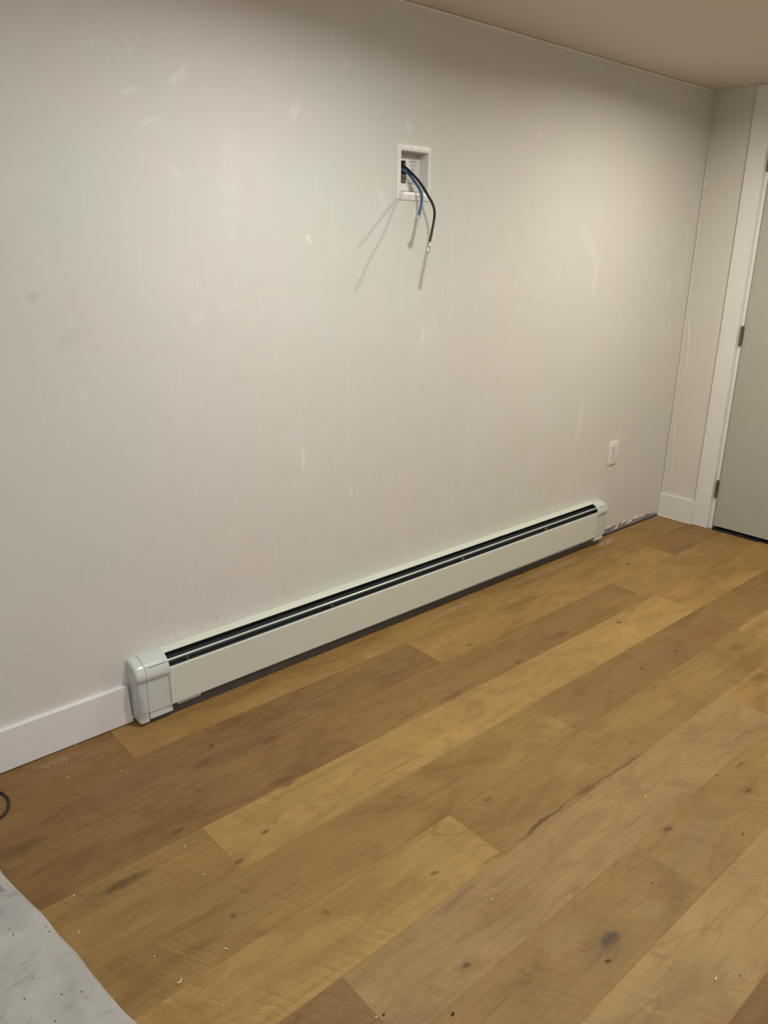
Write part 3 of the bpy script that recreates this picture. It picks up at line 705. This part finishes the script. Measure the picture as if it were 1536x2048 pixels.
# ------------------------------------------------------------------ drop cloth, bottom left
def cloth():
    nx, ny = 120, 220
    edge = [(-.30, -3.545), (-.37, -3.524), (-.457, -3.516), (-.547, -3.496), (-.704, -3.477), (-.825, -3.465), (-.9315, -3.447), (-1.2, -3.42), (-1.8, -3.40), (-2.4, -3.38)]
    def ex(y):
        for (ya, xa), (yb, xb) in zip(edge, edge[1:]):
            if ya >= y >= yb: return xa + (xb - xa) * (ya - y) / (ya - yb)
        return edge[-1][1]
    def hz(x, y, dxe):
        h = .0022
        n1 = mnoise.noise(Vector((x * 7, y * 7, 3.1))); n2 = mnoise.noise(Vector((x * 19 + 4, y * 15, 1.7)))
        n3 = mnoise.noise(Vector((x * 45 + y * 25, y * 45 - x * 25, .3)))
        h += .0060 * (n1 + .6) + .0030 * (n2 + .5) + .0012 * (n3 + .5)
        h += .0035 * max(0, 1 - abs(mnoise.noise(Vector((x * 6 + 2, y * 5 - 1, 8.8)))) / .10) ** 1.5
        h += .0013 * math.exp(-((dxe - .030) / .006) ** 2)               # stitched hem
        # a gathered fold near the top corner
        q = (x + 3.60) * .55 + (y + .47) * .83; s = -(x + 3.60) * .83 + (y + .47) * .55
        h += .026 * math.exp(-(q / .016) ** 2) * math.exp(-(s / .10) ** 2)
        q = (x + 3.57) * .9 + (y + .40) * .43
        h += .020 * math.exp(-(q / .013) ** 2) * math.exp(-((y + .38) / .08) ** 2)
        q = (x + 3.66) * .3 + (y + .56) * .95
        h += .012 * math.exp(-(q / .014) ** 2) * math.exp(-((x + 3.62) / .09) ** 2)
        for cx, cy, dx, dy, w, ln, ht in ((-3.545, -.415, .12, -.99, .008, .05, .022), (-3.513, -.508, .6, -.8, .0055, .032, .012), (-3.562, -.470, .86, -.5, .009, .045, .020), (-3.53, -.395, .5, -.86, .006, .03, .012), (-3.475, -.66, .12, -.99, .004, .06, .004), (-3.47, -.80, .15, -.99, .004, .05, .004)):
            al = (x - cx) * dx + (y - cy) * dy; ac = -(x - cx) * dy + (y - cy) * dx
            h += ht * math.exp(-(ac / w) ** 2 - (al / ln) ** 2)
        k = min(1, dxe / .012, (-.29 - y) / .02 + .1)
        return .0012 + (h - .0012) * max(0, k)
    b = bmesh.new(); V = []
    for j in range(ny + 1):
        y = -.30 - 2.1 * (j / ny) ** 1.25
        x1 = ex(y) + .0012 * math.sin(y * 23) + .0008 * math.sin(y * 51); row = []
        for i in range(nx + 1):
            u = (i / nx) ** 1.4; x = x1 - 1.5 * u
            row.append(b.verts.new((x, y, hz(x, y, x1 - x))))
        V.append(row)
    for j in range(ny):
        for i in range(nx): b.faces.new((V[j][i], V[j][i + 1], V[j + 1][i + 1], V[j + 1][i]))
    bmesh.ops.recalc_face_normals(b, faces=b.faces[:])
    m = MB().merge(b)
    o = m.build('drop_cloth', M_cloth, smooth=True)
    s = o.modifiers.new('thickness', 'SOLIDIFY'); s.thickness = .0012; s.offset = -1 if o.data.polygons[0].normal.z > 0 else 1
    return o
tag(cloth(), 'grey white canvas drop cloth spread over floor, bottom left corner', 'drop cloth')

# black cord loop at the left edge
cl = [(-3.95, -.235, .0034), (-3.78, -.225, .0034), (-3.62, -.215, .0034), (-3.52, -.207, .0034), (-3.473, -.196, .0034), (-3.452, -.180, .0034), (-3.440, -.155, .0034), (-3.4365, -.128, .0034), (-3.445, -.095, .0034), (-3.475, -.068, .0034), (-3.53, -.055, .0034), (-3.65, -.050, .0034), (-3.85, -.06, .0034)]
cord = MB().tube(catmull(cl, 8), .0032, 10).build('power_cord', M_cord, smooth=True)
tag(cord, 'black power cord curling into a loop on floor by left baseboard', 'cord')

# ------------------------------------------------------------------ crumbs, shavings and chips on the floor
def crumb_mesh(name, mat, sx, sy, sz):
    b = bmesh.new(); bmesh.ops.create_icosphere(b, subdivisions=1, radius=1.0)
    for v in b.verts:
        v.co = Vector((v.co.x * sx, v.co.y * sy, v.co.z * sz)) * random.uniform(.72, 1.1)
    zmin = min(v.co.z for v in b.verts)
    for v in b.verts: v.co.z -= zmin
    me = bpy.data.meshes.new(name); b.to_mesh(me); b.free(); me.materials.append(mat); return me
cm = [crumb_mesh('plaster_crumb', M_crumb, .0021, .0016, .0012) for _ in range(4)]
WHITE = [(-3.319, -.063), (-3.166, -.21), (-3.285, -.144), (-3.35, -.275), (-2.951, -.113), (-2.811, -.082), (-2.802, -.235), (-3.424, -.557), (-3.359, -.818), (-3.452, -.66), (-3.168, -.581), (-3.177, -.69), (-3.309, -1.004), (-3.104, -1.211), (-2.564, -1.06), (-3.039, -1.266), (-2.728, -1.168), (-2.142, -1.05), (-2.107, -1.416), (-2.601, -1.56), (-1.22, -.698), (-1.216, -.685), (-1.283, -.698), (-.664, -.078), (-.603, -.075), (-.35, -.02), (-2.143, -.253), (-3.216, -.020), (-.69, -.075), (-.585, -.06), (-.56, -.07)]
WLAB = ['white crumb close under the middle of the short left baseboard', 'white crumb on dark plank just below where baseboard meets heater', 'white crumb in front of left baseboard, between the baseboard and the cord',
        'white crumb on dark plank to the right of the black cord loop', 'white crumb on floor just in front of heater left foot flap', 'white crumb under the heater front panel near its left end', 'white crumb on dark plank right of the small black chip',
        'white crumb just right of the drop cloth corner fold', 'white crumb on floor halfway between drop cloth edge and light plank end', 'white crumb lying right on the edge of the drop cloth',
        'white crumb on golden plank just left of a plank end joint', 'bright white crumb right of the large oblong brown knot', 'white crumb below the pale wood shavings at bottom left', 'white crumb on the short dark plank end at the bottom edge',
        'white crumb just past the end of the light plank, centre of floor', 'white crumb at bottom edge near the dark chip', 'white crumb in the open lower middle of the floor, left of the long streak', 'white crumb above the long dark streak, right half of floor',
        'white crumb near the right edge beside a dark chip', 'white crumb at the lower right, above a thin pale sliver', 'upper right crumb of three white crumbs on a light plank', 'middle crumb of three white crumbs on a light plank far right',
        'lower left crumb of three white crumbs on a light plank', 'white crumb against right foot flap of heater', 'larger white crumb right beside the heater right foot', 'white crumb on floor below the torn wall edge near the corner',
        'white crumb on dark plank end below middle of heater', 'white crumb stuck under the bottom edge of the left baseboard', 'leftmost white crumb in the dust at heater right end', 'white crumb in the dust smear right of the heater foot', 'rightmost white crumb in the dust smear at heater right end']
for i, (x, y) in enumerate(WHITE):
    o = bpy.data.objects.new('plaster_crumb', cm[i % 4]); C.objects.link(o)
    near = x > -.72 and y > -.09
    o.location = (x, y, 0); o.rotation_euler.z = random.uniform(0, 6.28); s = random.uniform(.7, 1.25) * (1.5 if near else 1); o.scale = (s, s, s)
    tag(o, WLAB[i] , 'crumb', 'plaster crumbs by the heater end' if near else 'plaster crumbs scattered on the floor')
def shaving(x, y, L, ang, curl, label):
    b = bmesh.new(); A, B = [], []
    for i in range(9):
        t = i / 8 - .5; px = L * t; py = curl * (t * t * 4 - .5); w = .0012 * (1 - (2 * t) ** 4 * .6)
        z = .0006 + .0022 * (t * 2) ** 2
        A.append(b.verts.new((px, py - w, z))); B.append(b.verts.new((px, py + w, z + .0008)))
    for i in range(8): b.faces.new((A[i], A[i + 1], B[i + 1], B[i]))
    bmesh.ops.rotate(b, verts=b.verts[:], matrix=Matrix.Rotation(ang, 3, 'Z'))
    bmesh.ops.translate(b, verts=b.verts[:], vec=(x, y, 0))
    o = MB().merge(b).build('wood_shaving', M_shaving, loc=(x, y, 0))
    s = o.modifiers.new('thickness', 'SOLIDIFY'); s.thickness = .0005
    tag(o, label, 'shaving')
shaving(-3.347, -.903, .013, .3, .002, 'pale curled wood shaving on floor near the drop cloth edge')
shaving(-3.241, -.898, .010, 1.9, .003, 'thin pale wood shaving lying a short way right of the largest curl')
shaving(-2.156, -1.206, .009, .2, .001, 'pale wood shaving alone beside the long dark streak on the floor')
shaving(-2.234, -1.233, .008, 1.2, .002, 'small curled shaving just left of the pale shaving by the dark streak')
shaving(-2.538, -1.59, .012, .1, .001, 'thin pale sliver of wood at lower right of the floor')
for (x, y), lab, s in zip([(-2.921, -.271), (-2.99, -1.3), (-3.09, -1.216), (-2.494, -1.62), (-2.412, -1.376), (-2.096, -1.44)],
        ['small black chip on dark plank in front of heater left end', 'dark chip on floor at bottom centre of the photo', 'dark speck on a plank end joint at bottom of the photo',
         'tiny dark speck at the lower right near a pale sliver', 'tiny dark speck on plank above the big grey knot', 'dark chip on plank at the right edge of the photo'], (1.7, 1.5, 1.1, .8, .8, 1.1)):
    o = bpy.data.objects.new('dark_chip', crumb_mesh('dark_chip', M_chip, .0042 * s, .0019 * s, .0012 * s)); C.objects.link(o)
    o.location = (x, y, 0); o.rotation_euler.z = random.uniform(-.4, .9)
    tag(o, lab, 'chip')

# ------------------------------------------------------------------ ceiling downlights (out of frame; the last two are added fill lights)
names = ['round white recessed ceiling light above left end of heater', 'round white recessed ceiling light nearest the door', 'added fill light, round white ceiling fixture in far left of room', 'added fill light, round white ceiling fixture behind the camera']
for (x, y, p, c), lab in zip(DOWNLIGHTS_AND_FILL, names):
    d = thing('recessed_and_fill_light', (x, y, H), lab, 'light', 'recessed ceiling lights')
    b = bmesh.new(); R = [(.052, -.0005), (.055, -.006), (.068, -.006), (.074, -.003), (.075, -.0005)]; seg = 40
    rings = [[b.verts.new((x + r * math.cos(2 * PI * k / seg), y + r * math.sin(2 * PI * k / seg), H + h)) for k in range(seg)] for r, h in R]
    for A, B in zip(rings, rings[1:]):
        for k in range(seg): b.faces.new((A[k], A[(k + 1) % seg], B[(k + 1) % seg], B[k]))
    MB().merge(b).build('trim_ring', M_trim, d, smooth=True)
    MB().lathe([(.0515, -.0005), (.0515, -.003)], (x, y, H), 'z', 32).build('lens', M_lens, d)
